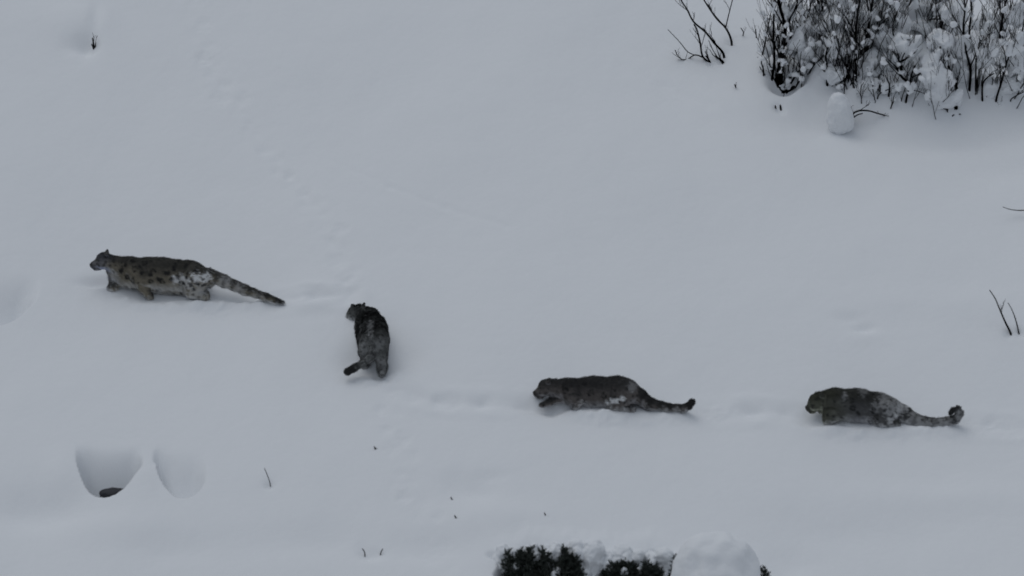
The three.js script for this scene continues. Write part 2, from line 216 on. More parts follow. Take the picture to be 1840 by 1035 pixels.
function leopard(s) {
  // the vertical plane of the body: x runs along the photo to the tail, y up, z to the near flank
  const G = onBase(s.ground[0], s.ground[1]), ex = V(Math.cos(s.yaw), 0, -Math.sin(s.yaw)), ez = V(Math.sin(s.yaw), 0, Math.cos(s.yaw)), O = G.clone().addScaledVector(ez, -s.halfWidth);
  O.y = baseH(O.x, O.z);
  const root = thing('snow_leopard', s.label, 'snow leopard', O, 'snow leopards crossing the snow in a line', s.yaw);
  const cam = camera.position;
  const P = (px, py, z = 0) => { const d = ray(px, py), o = O.clone().addScaledVector(ez, z), t = o.sub(cam).dot(ez) / d.dot(ez), q = cam.clone().addScaledVector(d, t).sub(O); return V(q.dot(ex), q.y, q.dot(ez)); };
  const mpp = cam.distanceTo(O) * 2 * tanH / 1035;
  const bones = [];
  for (const [reg, a, b, ra, rb, sq = 1, k = 0.035] of s.bones) { const A = P(...a), B = P(...b); bones.push({ reg: REG[reg], A, B, ra: (ra - s.trim) * mpp, rb: (rb - s.trim) * mpp, sq, k, l2: 0 }); }
  const prep = bones.map((q) => { const bx = q.B.x - q.A.x, by = q.B.y - q.A.y, bz = (q.B.z - q.A.z); return { ...q, bx, by, bz, l2: bx * bx + by * by + bz * bz + 1e-9 }; });
  const near = { d: 9, i: 0, t: 0 };
  function sdf(x, y, z, want) {
    let d = 9, best = 9;
    for (let i = 0; i < prep.length; i++) {
      const q = prep[i], ax = x - q.A.x, ay = y - q.A.y, az = z - q.A.z, t = clamp((ax * q.bx + ay * q.by + az * q.bz) / q.l2, 0, 1), u = ax - q.bx * t, v = ay - q.by * t, w = (az - q.bz * t) / q.sq, r = q.ra + (q.rb - q.ra) * t;
      const e = (Math.sqrt(u * u + v * v + w * w) - r) * Math.min(1, q.sq);
      if (want && e < best) { best = e; near.i = i; near.t = t; near.h = v / r; near.r = r; }
      d = d > 8 ? e : smin(d, e, q.k);
    }
    if (d < 0.06 && d > -0.06) d += 0.004 * noise(x * 26, y * 26, z * 26) + 0.003 * noise(x * 55, y * 40, z * 55);
    return d;
  }
  const lo = V(9, 9, 9), hi = V(-9, -9, -9);
  for (const q of prep) { const r = Math.max(q.ra, q.rb) + 0.03; for (const e of [q.A, q.B]) { lo.min(e.clone().subScalar(r)); hi.max(e.clone().addScalar(r)); } }
  const g = nets(sdf, lo, hi, 0.0062), p = g.attributes.position.array, nn = g.attributes.normal.array, n = p.length / 3, col = new Float32Array(n * 3);
  const tailLen = []; { let L = 0; prep.forEach((q, i) => { if (q.reg === 4) { tailLen[i] = L; L += Math.sqrt(q.l2); } }); tailLen.total = L; }
  const snowSpots = (s.snow || []).map(([a, b, r, k]) => { const q = P(a, b, 0.1); return [q.x, q.y, r * mpp, k]; });
  const frontX = s.coat.front ? s.coat.frontAt.map((a) => P(a, s.ground[1]).x) : null;
  const seedOff = s.seed * 7.7, marks = (s.coat.marks || []).map(([a, b, r]) => { const q = P(a, b, 0.1); return [q.x, q.y, r * mpp]; });
  function coat(x, y, z, ny, out) {
    sdf(x, y, z, true); const q = prep[near.i], reg = q.reg, c = s.coat;
    const up = clamp(near.h * 0.8 + ny * 0.25, -1, 1), mott = 1 + 0.35 * fbm(x * 9 + seedOff, y * 9, z * 9) + 0.25 * noise(x * 40, y * 40 + seedOff, z * 40);
    let a = smooth(0.0, 0.85, up), b = smooth(-0.15, -0.8, up), R = [];
    for (let i = 0; i < 3; i++) R[i] = mix(mix(c.flank[i], c.back[i], a), c.belly[i], b);
    let dark = 0;
    const j = 0.012 * noise(x * 18, y * 18, z * 18 + seedOff), wx = x + j + seedOff, wy = y + j, wz = z - j;
    if (reg === 0) { const [d, an] = worley(wx, wy, wz, 0.085), ring = smooth(0.011, 0.004, Math.abs(d - 0.022)), gap = smooth(-0.35, 0.25, noise(an * 1.3 + wx * 9, wy * 9, wz * 9) + 0.15); dark = ring * gap * 0.95 + 0.3 * smooth(0.02, 0.008, d); }
    else if (reg === 4) { const L = (tailLen[near.i] ?? 0) + near.t * Math.sqrt(q.l2) + 0.012 * noise(x * 22, y * 22, z * 22), ph = Math.abs((L / 0.085) % 1 - 0.5) * 2; dark = smooth(0.35, 0.9, ph + 0.7 * noise(x * 30, y * 30, z * 30 + seedOff)) * 0.6; if (L > tailLen.total - 0.07) dark = 0.9; }
    else if (reg === 5) { dark = 0.55; }
    else if (reg === 6) { for (let i = 0; i < 3; i++) R[i] = mix(c.flank[i], c.belly[i], near.h < -0.1 ? 0.25 : 0); if (near.h < 0.05 && near.h > -0.2) dark = 0.5; dark = Math.max(dark, 0.7 * smooth(0.6, 1, near.t)); }
    else { const [d] = worley(wx, wy, wz, reg === 3 ? 0.055 : 0.042); dark = smooth(0.019, 0.011, d) * (reg === 3 ? 0.75 : 0.65); if (reg === 2) for (let i = 0; i < 3; i++) R[i] *= 0.9; }
    for (const [sx, sy, sr] of marks) if (z > 0) dark = Math.max(dark, 0.95 * smooth(1.25, 0.7, Math.hypot(x - sx, y - sy) / sr + 0.5 * noise(x * 40, y * 40, z * 40)));
    if (c.front) { const t = smooth(frontX[1], frontX[0], x + 0.05 * noise(x * 12, y * 12, z * 12)); for (let i = 0; i < 3; i++) R[i] *= mix(1, c.front[i], t); }
    for (let i = 0; i < 3; i++) R[i] = mix(R[i] * mott, c.spot[i], dark);
    let w = 0;
    for (const [sx, sy, sr, k] of snowSpots) { const e = Math.hypot(x - sx, y - sy) / sr; if (e < 1.6 && z > -0.25) w = Math.max(w, k * smooth(1.1, 0.5, e + 0.75 * noise(x * 48, y * 62, z * 48) + 0.6 * noise(x * 105, y * 125, z * 105))); }
    w *= 1 - 0.85 * dark;
    const gy = y + O.y - groundAt(x, z);                                    // powder clinging where the coat drags through the snow
    w = Math.max(w, 0.55 * smooth(0.05, -0.01, gy + 0.05 * noise(x * 45, y * 30, z * 45) + 0.02 * noise(x * 110, y * 110, z * 110)));
    for (let i = 0; i < 3; i++) out[i] = clamp(mix(R[i], 0.82, clamp(w, 0, 0.95)), 0.012, 0.85);
  }
  function groundAt(x, z) { return H(O.x + ex.x * x + ez.x * z, O.z + ex.z * x + ez.z * z); }
  const out = [0, 0, 0];
  for (let v = 0; v < n; v++) { coat(p[v * 3], p[v * 3 + 1], p[v * 3 + 2], nn[v * 3 + 1], out); col.set(out, v * 3); }
  g.setAttribute('color', new THREE.BufferAttribute(col, 3));
  part('body', g, furMat, root);
  // fur: short tapering locks growing from the body, combed back and down
  const r = rng(s.seed * 101 + 7), idx = g.index.array, T = idx.length / 3, cum = new Float64Array(T); let tot = 0;
  const A = V(), B = V(), C = V();
  for (let t = 0; t < T; t++) { A.fromArray(p, idx[t * 3] * 3); B.fromArray(p, idx[t * 3 + 1] * 3); C.fromArray(p, idx[t * 3 + 2] * 3); tot += B.sub(A).cross(C.sub(A)).length() / 2; cum[t] = tot; }
  const NF = 52000, fp = [], fn = [], fc = [], N = V(), D = V(), S = V(), back = s.comb || V(0.9, -0.35, 0);
  for (let i = 0; i < NF; i++) {
    const w = r() * tot; let a = 0, b = T - 1; while (a < b) { const m = a + b >> 1; if (cum[m] < w) a = m + 1; else b = m; }
    const i0 = idx[a * 3], u = r(), v = r() * (1 - u);
    A.fromArray(p, i0 * 3); B.fromArray(p, idx[a * 3 + 1] * 3).sub(A); C.fromArray(p, idx[a * 3 + 2] * 3).sub(A); A.addScaledVector(B, u).addScaledVector(C, v); N.fromArray(nn, i0 * 3);
    if (A.y + O.y < groundAt(A.x, A.z) - 0.03) continue;
    sdf(A.x, A.y, A.z, true); const reg = prep[near.i].reg;
    D.set(back.x + (r() - 0.5) * 0.5, back.y + (r() - 0.5) * 0.5, back.z + (r() - 0.5) * 0.5);
    if (reg === 4) D.set(prep[near.i].bx, prep[near.i].by, prep[near.i].bz).normalize();
    D.addScaledVector(N, -D.dot(N)).normalize().multiplyScalar(0.85).addScaledVector(N, 0.5).normalize();
    const len = (reg === 2 || reg === 6 || reg === 5 ? 0.010 : reg === 3 ? 0.014 : reg === 4 ? 0.022 : near.h < -0.4 ? 0.032 : 0.022) * (0.7 + 0.6 * r());
    S.crossVectors(D, N).normalize().multiplyScalar(0.0022 + 0.0012 * r());
    A.addScaledVector(N, -0.002);
    fp.push(A.x - S.x, A.y - S.y, A.z - S.z, A.x + S.x, A.y + S.y, A.z + S.z, A.x + D.x * len, A.y + D.y * len, A.z + D.z * len);
    const k = 0.82 + 0.36 * r(), cI = i0 * 3;
    for (let e = 0; e < 3; e++) { fn.push(N.x, N.y, N.z); const l = e === 2 ? k * 1.15 : k; fc.push(Math.min(0.85, col[cI] * l), Math.min(0.85, col[cI + 1] * l), Math.min(0.85, col[cI + 2] * l)); }
  }
  const fg = new THREE.BufferGeometry(); fg.setAttribute('position', new THREE.BufferAttribute(new Float32Array(fp), 3)); fg.setAttribute('normal', new THREE.BufferAttribute(new Float32Array(fn), 3)); fg.setAttribute('color', new THREE.BufferAttribute(new Float32Array(fc), 3));
  part('fur', fg, hairMat, root, true);
  for (const [a, b, z] of s.eyes) { const e = new THREE.Mesh(new THREE.SphereGeometry(0.0085, 12, 8), eyeMat); e.name = 'eye'; const q = P(a, b, z); for (let i = 0; i < 6; i++) { const d = sdf(q.x, q.y, q.z), h = 0.003, gx = sdf(q.x + h, q.y, q.z) - d, gy = sdf(q.x, q.y + h, q.z) - d, gz = sdf(q.x, q.y, q.z + h) - d, l = Math.hypot(gx, gy, gz) || 1; q.x -= gx / l * d; q.y -= gy / l * d; q.z -= gz / l * d; } e.position.copy(q); e.castShadow = true; root.add(e); }
  { const e = new THREE.Mesh(new THREE.SphereGeometry(0.013, 14, 10).scale(0.7, 0.8, 1.1), noseMat); e.name = 'nose'; const q = P(...s.nose); for (let i = 0; i < 8; i++) { const d = sdf(q.x, q.y, q.z) + 0.004, h = 0.003, gx = sdf(q.x + h, q.y, q.z) - sdf(q.x - h, q.y, q.z), gy = sdf(q.x, q.y + h, q.z) - sdf(q.x, q.y - h, q.z), gz = sdf(q.x, q.y, q.z + h) - sdf(q.x, q.y, q.z - h), l = Math.hypot(gx, gy, gz) || 1; q.x -= gx / l * d; q.y -= gy / l * d; q.z -= gz / l * d; } e.position.copy(q); root.add(e); }
  return root;
}
const grey = (l, r = 1, b = 1) => [l * r, l, l * b];
function head(px, py, mx, my, r, ears, z = 0, zm = z, w = 1.05) { // skull, cheeks, brow, muzzle, chin and two ears
  const list = [['head', [px, py, z], [px - 1, py + 1, z], r, r, w, 0.02], ['head', [px - r * 0.2, py + r * 0.45, z + 0.03], [px - r * 0.2, py + r * 0.45, z + 0.03], r * 0.72, r * 0.7, 1, 0.025], ['head', [px - r * 0.2, py + r * 0.45, z - 0.03], [px - r * 0.2, py + r * 0.45, z - 0.03], r * 0.72, r * 0.7, 1, 0.025],
    ['muzzle', [mix(px, mx, 0.45), mix(py, my, 0.45) + 0.5, mix(z, zm, 0.45)], [mx, my, zm], r * 0.66, r * 0.54, 1.15, 0.02], ['muzzle', [mix(px, mx, 0.5), my + r * 0.36, mix(z, zm, 0.5)], [mx + r * 0.16, my + r * 0.42, zm], r * 0.42, r * 0.36, 1.1, 0.015]];
  for (const [ax, ay, bx, by, ez] of ears) list.push(['ear', [ax, ay, ez], [bx, by, ez * 1.08], r * 0.42, r * 0.27, 1.15, 0.016]);
  return list;
}
leopard({
  label: 'snow leopard at the far left walking with its long tail trailing straight behind', seed: 1, ground: [290, 534], yaw: -0.2, halfWidth: 0.1, trim: 2.2,
  coat: { front: [0.72, 0.8, 1.1], frontAt: [186, 214], back: grey(0.058, 1.06, 0.85), flank: grey(0.2, 1.13, 0.76), belly: grey(0.6, 1.02, 0.95), spot: grey(0.014), marks: [[319, 497, 4.5], [331, 507, 4], [336, 496, 3.5], [345, 508, 4.5], [357, 506, 5], [366, 511, 4], [352, 485, 4], [216, 487, 4.5], [350, 516, 3.5], [346, 498, 3.5], [366, 500, 3], [308, 500, 4], [300, 490, 4], [285, 500, 4.5], [270, 492, 4], [255, 488, 4], [310, 484, 4], [330, 480, 4]] },
  bones: [
    ['torso', [236, 490, 0], [292, 493, 0], 30, 31, 0.78], ['torso', [292, 493, 0], [345, 498, 0], 31, 30, 0.78], ['torso', [345, 498, 0], [370, 502, 0], 28.5, 18, 0.85],
    ['torso', [240, 482, 0.07], [255, 500, 0.09], 20, 20, 0.7], ['torso', [240, 482, -0.07], [250, 500, -0.09], 20, 20, 0.7], ['torso', [262, 473, 0.0], [335, 480, 0], 11, 12, 0.9],
    ['torso', [270, 510, 0], [340, 516, 0], 18, 18, 0.9],
    ['neck', [231, 483, 0], [195, 471, 0], 22, 16, 0.85], ['neck', [222, 494, 0], [203, 490, 0], 20, 13, 0.8],
    ...head(187, 466.5, 168, 476, 16, [[191, 456, 192, 451, 0.052], [192, 455, 193, 450, -0.052]]),
    ['leg', [252, 502, 0.1], [259, 520, 0.1], 14, 10, 0.9], ['leg', [259, 520, 0.1], [268, 532, 0.1], 9.5, 8, 1], ['leg', [268, 533, 0.1], [272, 560, 0.1], 7.5, 7.5, 1], ['leg', [272, 560, 0.1], [262, 564, 0.1], 9, 8, 1.1],
    ['leg', [220, 496, -0.04], [208, 505, -0.02], 17, 14, 0.9], ['leg', [208, 503, -0.02], [204, 517, 0.03], 13, 10, 1], ['leg', [204, 517, 0.03], [200, 545, 0.02], 9.5, 9, 1], ['leg', [203, 517, 0.03], [198, 519, 0.03], 8.5, 8, 1.1],
    ['leg', [352, 500, 0.08], [345, 522, 0.1], 25, 17, 0.72], ['leg', [345, 522, 0.1], [366, 532, 0.1], 14, 11.5, 0.9], ['leg', [366, 530, 0.1], [368, 560, 0.1], 11, 9, 1], ['leg', [368, 562, 0.1], [354, 566, 0.1], 9, 8, 1],
    ['leg', [352, 500, -0.08], [338, 524, -0.1], 25, 16, 0.72], ['leg', [338, 524, -0.1], [350, 545, -0.1], 14, 9, 0.9], ['leg', [350, 545, -0.1], [344, 562, -0.1], 9, 8, 1],
    ['tail', [374, 493, 0], [402, 505, 0.02], 13.5, 13, 1, 0.03], ['tail', [402, 505, 0.02], [440, 521, 0.05], 13, 11, 1, 0.02], ['tail', [440, 521, 0.05], [475, 533, 0.09], 11, 8.5, 1, 0.02], ['tail', [475, 533, 0.09], [507, 543, 0.11], 9, 5.5, 1, 0.02],
  ],
  snow: [[316, 502, 9, 0.85], [328, 499, 9, 0.8], [340, 502, 8, 0.7], [354, 496, 11, 0.95], [368, 499, 10, 0.95], [340, 508, 14, 0.5], [355, 522, 20, 0.4], [330, 520, 14, 0.35], [280, 522, 9, 0.4], [400, 512, 18, 0.4], [425, 524, 16, 0.4], [200, 500, 14, 0.4], [460, 536, 14, 0.3]],
  eyes: [[173, 468, 0.05], [173, 468, -0.05]], nose: [161.5, 474.5, 0],
});
leopard({
  label: 'snow leopard seen from behind, second from left, head turned left and tail curled out', seed: 2, ground: [680, 664], yaw: 0.0, halfWidth: 0.1, trim: 2.0,
  coat: { back: grey(0.08, 0.96, 0.95), flank: grey(0.15, 0.98, 0.96), belly: grey(0.3, 1, 1.0), spot: grey(0.014) }, comb: V(0.2, -0.55, 0.75),
  bones: [
    ['torso', [676, 612, 0.02], [669, 592, -0.3], 22, 23, 1], ['torso', [669, 592, -0.3], [663, 578, -0.55], 24, 24, 1], ['torso', [684, 600, 0.0], [680, 580, -0.35], 14, 14, 1],
    ['torso', [668, 566, -0.55], [684, 590, -0.15], 11, 13, 1], ['torso', [653, 596, -0.42], [655, 622, -0.1], 16, 13, 1, 0.05],
    ['neck', [662, 572, -0.58], [646, 562, -0.68], 21, 17, 1],
    ...head(638, 563, 624.5, 573.5, 15.5, [[652, 551, 654.5, 546, -0.64], [634, 551, 633, 548.5, -0.76]], -0.7, -0.69, 1.05),
    ['leg', [652, 588, -0.5], [650, 618, -0.48], 17, 13, 1], ['leg', [650, 618, -0.48], [650, 660, -0.48], 11, 10, 1], ['leg', [676, 590, -0.55], [678, 640, -0.5], 16, 11, 1],
    ['leg', [684, 612, 0.04], [684, 636, 0.12], 18, 14, 1], ['leg', [684, 636, 0.12], [687, 660, 0.06], 13.5, 10.5, 1], ['leg', [687, 660, 0.06], [687, 690, 0.14], 11, 9.5, 1], ['leg', [688, 664, 0.14], [687, 668, 0.2], 9, 8, 1],
    ['leg', [660, 612, -0.02], [656, 632, 0.04], 17, 14, 1], ['leg', [656, 632, 0.04], [657, 650, -0.02], 12, 9, 1], ['leg', [657, 650, -0.02], [657, 680, 0.0], 9, 8, 1],
    ['tail', [672, 622, 0.1], [667, 642, 0.17], 9, 8.5, 1, 0.03], ['tail', [667, 642, 0.17], [652, 653, 0.2], 8.5, 8, 1, 0.02], ['tail', [652, 653, 0.2], [637, 661, 0.22], 8, 8, 1, 0.02], ['tail', [637, 661, 0.22], [626, 667, 0.24], 8, 8.5, 1, 0.02],
  ],
  snow: [[664, 600, 8, 0.5], [655, 628, 16, 0.25], [684, 652, 16, 0.25], [680, 615, 14, 0.15]],
  eyes: [[627.5, 563, -0.65], [627, 563, -0.74]], nose: [619, 571, -0.69],
});
leopard({
  label: 'snow leopard third from left creeping low with one forepaw stretched out', seed: 3, ground: [1085, 738], yaw: -0.1, halfWidth: 0.1, trim: 2.2,
  coat: { back: grey(0.036, 1.04, 0.98), flank: grey(0.115, 1.12, 0.92), belly: grey(0.42, 1.03, 1.02), spot: grey(0.014) },
  bones: [
    ['torso', [1025, 703, 0], [1066, 705, 0], 25, 30, 0.78], ['torso', [1066, 705, 0], [1112, 706, 0], 30, 32, 0.78], ['torso', [1112, 706, 0], [1130, 706, 0], 31, 22, 0.85],
    ['torso', [1022, 700, 0.07], [1030, 714, 0.09], 18, 17, 0.7], ['torso', [1022, 700, -0.07], [1024, 712, -0.09], 18, 16, 0.7], ['torso', [1045, 720, 0], [1095, 728, 0], 14, 14, 0.9],
    ['neck', [1022, 699, 0], [990, 695, 0], 20, 17, 0.85], ['neck', [1012, 706, 0], [996, 706, 0], 17, 12, 0.8],
    ...head(981, 695, 964, 706.5, 16, [[985, 686, 985.5, 681.5, 0.052], [986, 685, 987, 680.5, -0.052]]),
    ['leg', [1016, 709, -0.02], [1000, 717, 0.02], 14, 10, 0.9], ['leg', [1000, 717, 0.02], [986, 723, 0.08], 8.5, 7.2, 1], ['leg', [986, 723, 0.08], [973, 728, 0.13], 7, 6.8, 1.1],
    ['leg', [1028, 712, 0.1], [1036, 722, 0.1], 13, 10, 0.9], ['leg', [1036, 722, 0.1], [1032, 756, 0.1], 9, 8, 1],
    ['leg', [1120, 706, 0.08], [1104, 729, 0.1], 25, 16, 0.72], ['leg', [1104, 731, 0.1], [1132, 737, 0.1], 13, 11, 0.9], ['leg', [1132, 737, 0.1], [1130, 764, 0.1], 10, 9, 1],
    ['leg', [1115, 706, -0.08], [1100, 728, -0.1], 25, 16, 0.72], ['leg', [1100, 730, -0.1], [1118, 752, -0.1], 13, 9, 0.9],
    ['tail', [1128, 699, 0], [1147, 712, 0.0], 18, 16, 0.9, 0.03], ['tail', [1147, 712, 0.0], [1167, 726, 0.06], 16, 13, 1, 0.02], ['tail', [1167, 726, 0.06], [1200, 733, 0.1], 13, 10, 1, 0.02], ['tail', [1200, 733, 0.1], [1226, 734, 0.11], 10, 9, 1, 0.02], ['tail', [1226, 734, 0.11], [1237, 730, 0.11], 9, 8.5, 1, 0.015], ['tail', [1237, 730, 0.11], [1242, 724, 0.11], 8.5, 8, 1, 0.01],
  ],
  snow: [[1117, 712.5, 6.5, 0.95], [1108, 716, 6, 0.95], [1099, 719, 6, 0.95], [1090, 722, 6, 0.9], [1046, 729, 12, 0.45], [1068, 731, 9, 0.4], [1150, 733, 14, 0.4], [1215, 738, 9, 0.4], [1232, 738, 7, 0.5], [1136, 694, 10, 0.25]],
  eyes: [[967, 697, 0.05], [967, 697, -0.05]], nose: [957.5, 705, 0],
});
leopard({
  label: 'snow leopard at the far right with powdered rump and curled tail tip', seed: 4, ground: [1560, 765], yaw: 0.0, halfWidth: 0.1, trim: 2.2,
  coat: { front: [1.05, 1.08, 0.8], frontAt: [1465, 1545], back: grey(0.042, 1.0, 0.9), flank: grey(0.105, 1.0, 1.0), belly: grey(0.4, 1.0, 1.06), spot: grey(0.014) },
  bones: [
    ['torso', [1500, 724, 0], [1540, 729, 0], 28, 32, 0.78], ['torso', [1540, 729, 0], [1578, 735, 0], 32, 31, 0.78], ['torso', [1578, 735, 0], [1596, 740, 0], 30, 27, 0.85],
    ['torso', [1500, 720, 0.07], [1500, 740, 0.09], 20, 19, 0.7], ['torso', [1500, 720, -0.07], [1498, 738, -0.09], 20, 18, 0.7], ['torso', [1520, 750, 0], [1570, 756, 0], 14, 14, 0.9],
    ['neck', [1500, 720, 0], [1474, 719, 0], 23, 18, 0.85], ['neck', [1494, 732, 0], [1476, 731, 0], 18, 12, 0.8],
    ...head(1467, 721, 1453.5, 733, 16, [[1476, 710, 1477, 705.5, 0.056], [1477, 709, 1478, 705, -0.056]]),
    ['leg', [1496, 738, 0.1], [1488, 752, 0.1], 15, 12, 0.9], ['leg', [1488, 752, 0.1], [1490, 764, 0.1], 10.5, 9.5, 1], ['leg', [1490, 764, 0.1], [1486, 790, 0.1], 9, 8.5, 1],
    ['leg', [1504, 740, -0.09], [1514, 758, -0.09], 14, 11, 0.9], ['leg', [1514, 758, -0.09], [1510, 786, -0.09], 10, 8, 1],
    ['leg', [1592, 738, 0.08], [1580, 756, 0.1], 24, 15, 0.72], ['leg', [1582, 757, 0.1], [1608, 764, 0.1], 13, 11, 0.9], ['leg', [1608, 764, 0.1], [1606, 792, 0.1], 10, 9, 1],
    ['leg', [1590, 738, -0.08], [1562, 758, -0.1], 24, 14, 0.72], ['leg', [1562, 758, -0.1], [1560, 790, -0.1], 12, 9, 0.9],
    ['tail', [1600, 735, 0], [1622, 745, 0.0], 19, 19, 0.85, 0.03], ['tail', [1622, 745, 0.0], [1646, 757, 0.07], 18, 14, 1, 0.02], ['tail', [1646, 757, 0.07], [1675, 761, 0.13], 14, 11.5, 1, 0.02], ['tail', [1675, 761, 0.13], [1700, 759, 0.13], 11.5, 11, 1, 0.012], ['tail', [1700, 759, 0.13], [1717, 753, 0.13], 11, 10, 1, 0.012], ['tail', [1717, 753, 0.13], [1724, 744, 0.13], 10, 9, 1, 0.006], ['tail', [1724, 744, 0.13], [1721, 736, 0.13], 9, 8, 1, 0.005], ['tail', [1721, 736, 0.13], [1713, 736, 0.13], 8, 6.5, 1, 0.004], ['tail', [1713, 736, 0.13], [1709, 741, 0.14], 6.5, 6, 1, 0.003],
  ],
  snow: [[1621, 735, 14, 0.6], [1608, 745, 7, 0.7], [1628, 762, 10, 0.75], [1598, 752, 7, 0.6], [1586, 722, 13, 0.3], [1572, 730, 10, 0.25], [1550, 706, 10, 0.18], [1516, 714, 6, 0.35], [1645, 754, 20, 0.45], [1514, 760, 12, 0.55], [1556, 763, 16, 0.45], [1585, 766, 8, 0.7], [1600, 730, 18, 0.35], [1690, 762, 22, 0.4], [1726, 745, 16, 0.35], [1665, 762, 16, 0.35]],
  eyes: [[1455, 722, 0.05], [1455, 722, -0.05]], nose: [1448, 731.5, 0],
});

// ---------------------------------------------------------------- shrubs, stalks and snow loads
function tube(pts, r0, r1, sides = 5) {
  const g = [], n = pts.length, P = [], N = [], I = [], T = V(), U = V(), W = V(), up = V(0.31, 0.2, 0.93);
  for (let i = 0; i < n; i++) {
    T.copy(pts[Math.min(n - 1, i + 1)]).sub(pts[Math.max(0, i - 1)]).normalize(); U.crossVectors(T, up).normalize(); W.crossVectors(T, U);
    const r = mix(r0, r1, i / (n - 1));
    for (let s = 0; s < sides; s++) { const a = s / sides * Math.PI * 2, c = Math.cos(a), d = Math.sin(a), x = U.x * c + W.x * d, y = U.y * c + W.y * d, z = U.z * c + W.z * d; P.push(pts[i].x + x * r, pts[i].y + y * r, pts[i].z + z * r); N.push(x, y, z); }
  }
  for (let i = 0; i + 1 < n; i++) for (let s = 0; s < sides; s++) { const a = i * sides + s, b = i * sides + (s + 1) % sides, c = a + sides, d = b + sides; I.push(a, c, b, b, c, d); }
  for (const [base, f] of [[0, 0], [(n - 1) * sides, 1]]) for (let s = 1; s + 1 < sides; s++) f ? I.push(base, base + s + 1, base + s) : I.push(base, base + s, base + s + 1);
  const o = new THREE.BufferGeometry(); o.setAttribute('position', new THREE.BufferAttribute(new Float32Array(P), 3)); o.setAttribute('normal', new THREE.BufferAttribute(new Float32Array(N), 3)); o.setIndex(I); return o;
}
function lump(balls, h, rough = 0.012, k = 0.04, warp = 0) {                          // rounded snow made of fused balls [x, y, z, r]
  const lo = V(9e3, 9e3, 9e3), hi = V(-9e3, -9e3, -9e3);
  for (const [x, y, z, r] of balls) { lo.min(V(x - r, y - r, z - r)); hi.max(V(x + r, y + r, z + r)); }
  const f = (x, y, z) => { if (warp) { const n = warp * noise(x * 7, y * 7, z * 7), m = warp * noise(x * 7 + 9, y * 7, z * 7 + 4); x += n; y += m + n * 0.5; z += m; } let d = 9; for (const [a, b, c, r, sy = 1] of balls) { const v = (y - b) / sy, e = (Math.sqrt((x - a) ** 2 + v * v + (z - c) ** 2) - r) * Math.min(1, sy); d = d > 8 ? e : smin(d, e, k); } return d < 0.1 ? d + rough * noise(x * 14, y * 14, z * 14) + rough * 0.5 * noise(x * 33, y * 33, z * 33) : d; };
  return nets(f, lo.subScalar(0.05 + warp * 1.4), hi.addScalar(0.05 + warp * 1.4), h);
}
// a point on the upright plane that faces the camera through p, dz nearer or farther
function onPlane(p, px, py, dz = 0) { const d = ray(px, py), t = (p.z + dz - camera.position.z) / d.z; return camera.position.clone().addScaledVector(d, t); }
function grow(base, dir, len, r0, level, rand, out, loads, spread = 0.6) {    // one branch and, from it, thinner ones
  const n = level > 1 ? 6 : 4, pts = [base.clone()], d = dir.clone().normalize();
  for (let i = 1; i <= n; i++) { d.x += (rand() - 0.5) * 0.35; d.z += (rand() - 0.5) * 0.35; d.y += (rand() - 0.35) * 0.2; d.normalize(); pts.push(pts[i - 1].clone().addScaledVector(d, len / n)); }
  const r1 = Math.max(0.0016, r0 * 0.45); out.push(tube(pts, r0, r1, level > 1 ? 6 : 4));
  for (let i = 1; i < pts.length; i++) if (loads && rand() < loads.density) { const q = pts[i], s = loads.size * (0.5 + rand()); const f = pts[i - 1]; for (const t of [0, 0.22, 0.44, 0.66, 0.88]) loads.balls.push([mix(q.x, f.x, t) + (rand() - 0.5) * 0.012, mix(q.y, f.y, t) + s * 0.35, mix(q.z, f.z, t) + (rand() - 0.5) * 0.012, s * (0.45 + 0.6 * rand()), 0.8]); }
  if (level > 0) { const kids = 2 + Math.floor(rand() * 3); for (let c = 0; c < kids; c++) { const at = 1 + Math.floor(rand() * (n - 0.01)), q = pts[at], a = rand() * 6.28, e = V(Math.cos(a) * spread, 0.45 + rand() * 0.5, Math.sin(a) * spread).addScaledVector(d, 0.6); grow(q, e, len * (0.35 + 0.35 * rand()), mix(r0, r1, at / n) * 0.6, level - 1, rand, out, loads, spread); } }
}
const toLocal = (geo, p) => geo.translate(-p.x, -p.y, -p.z);
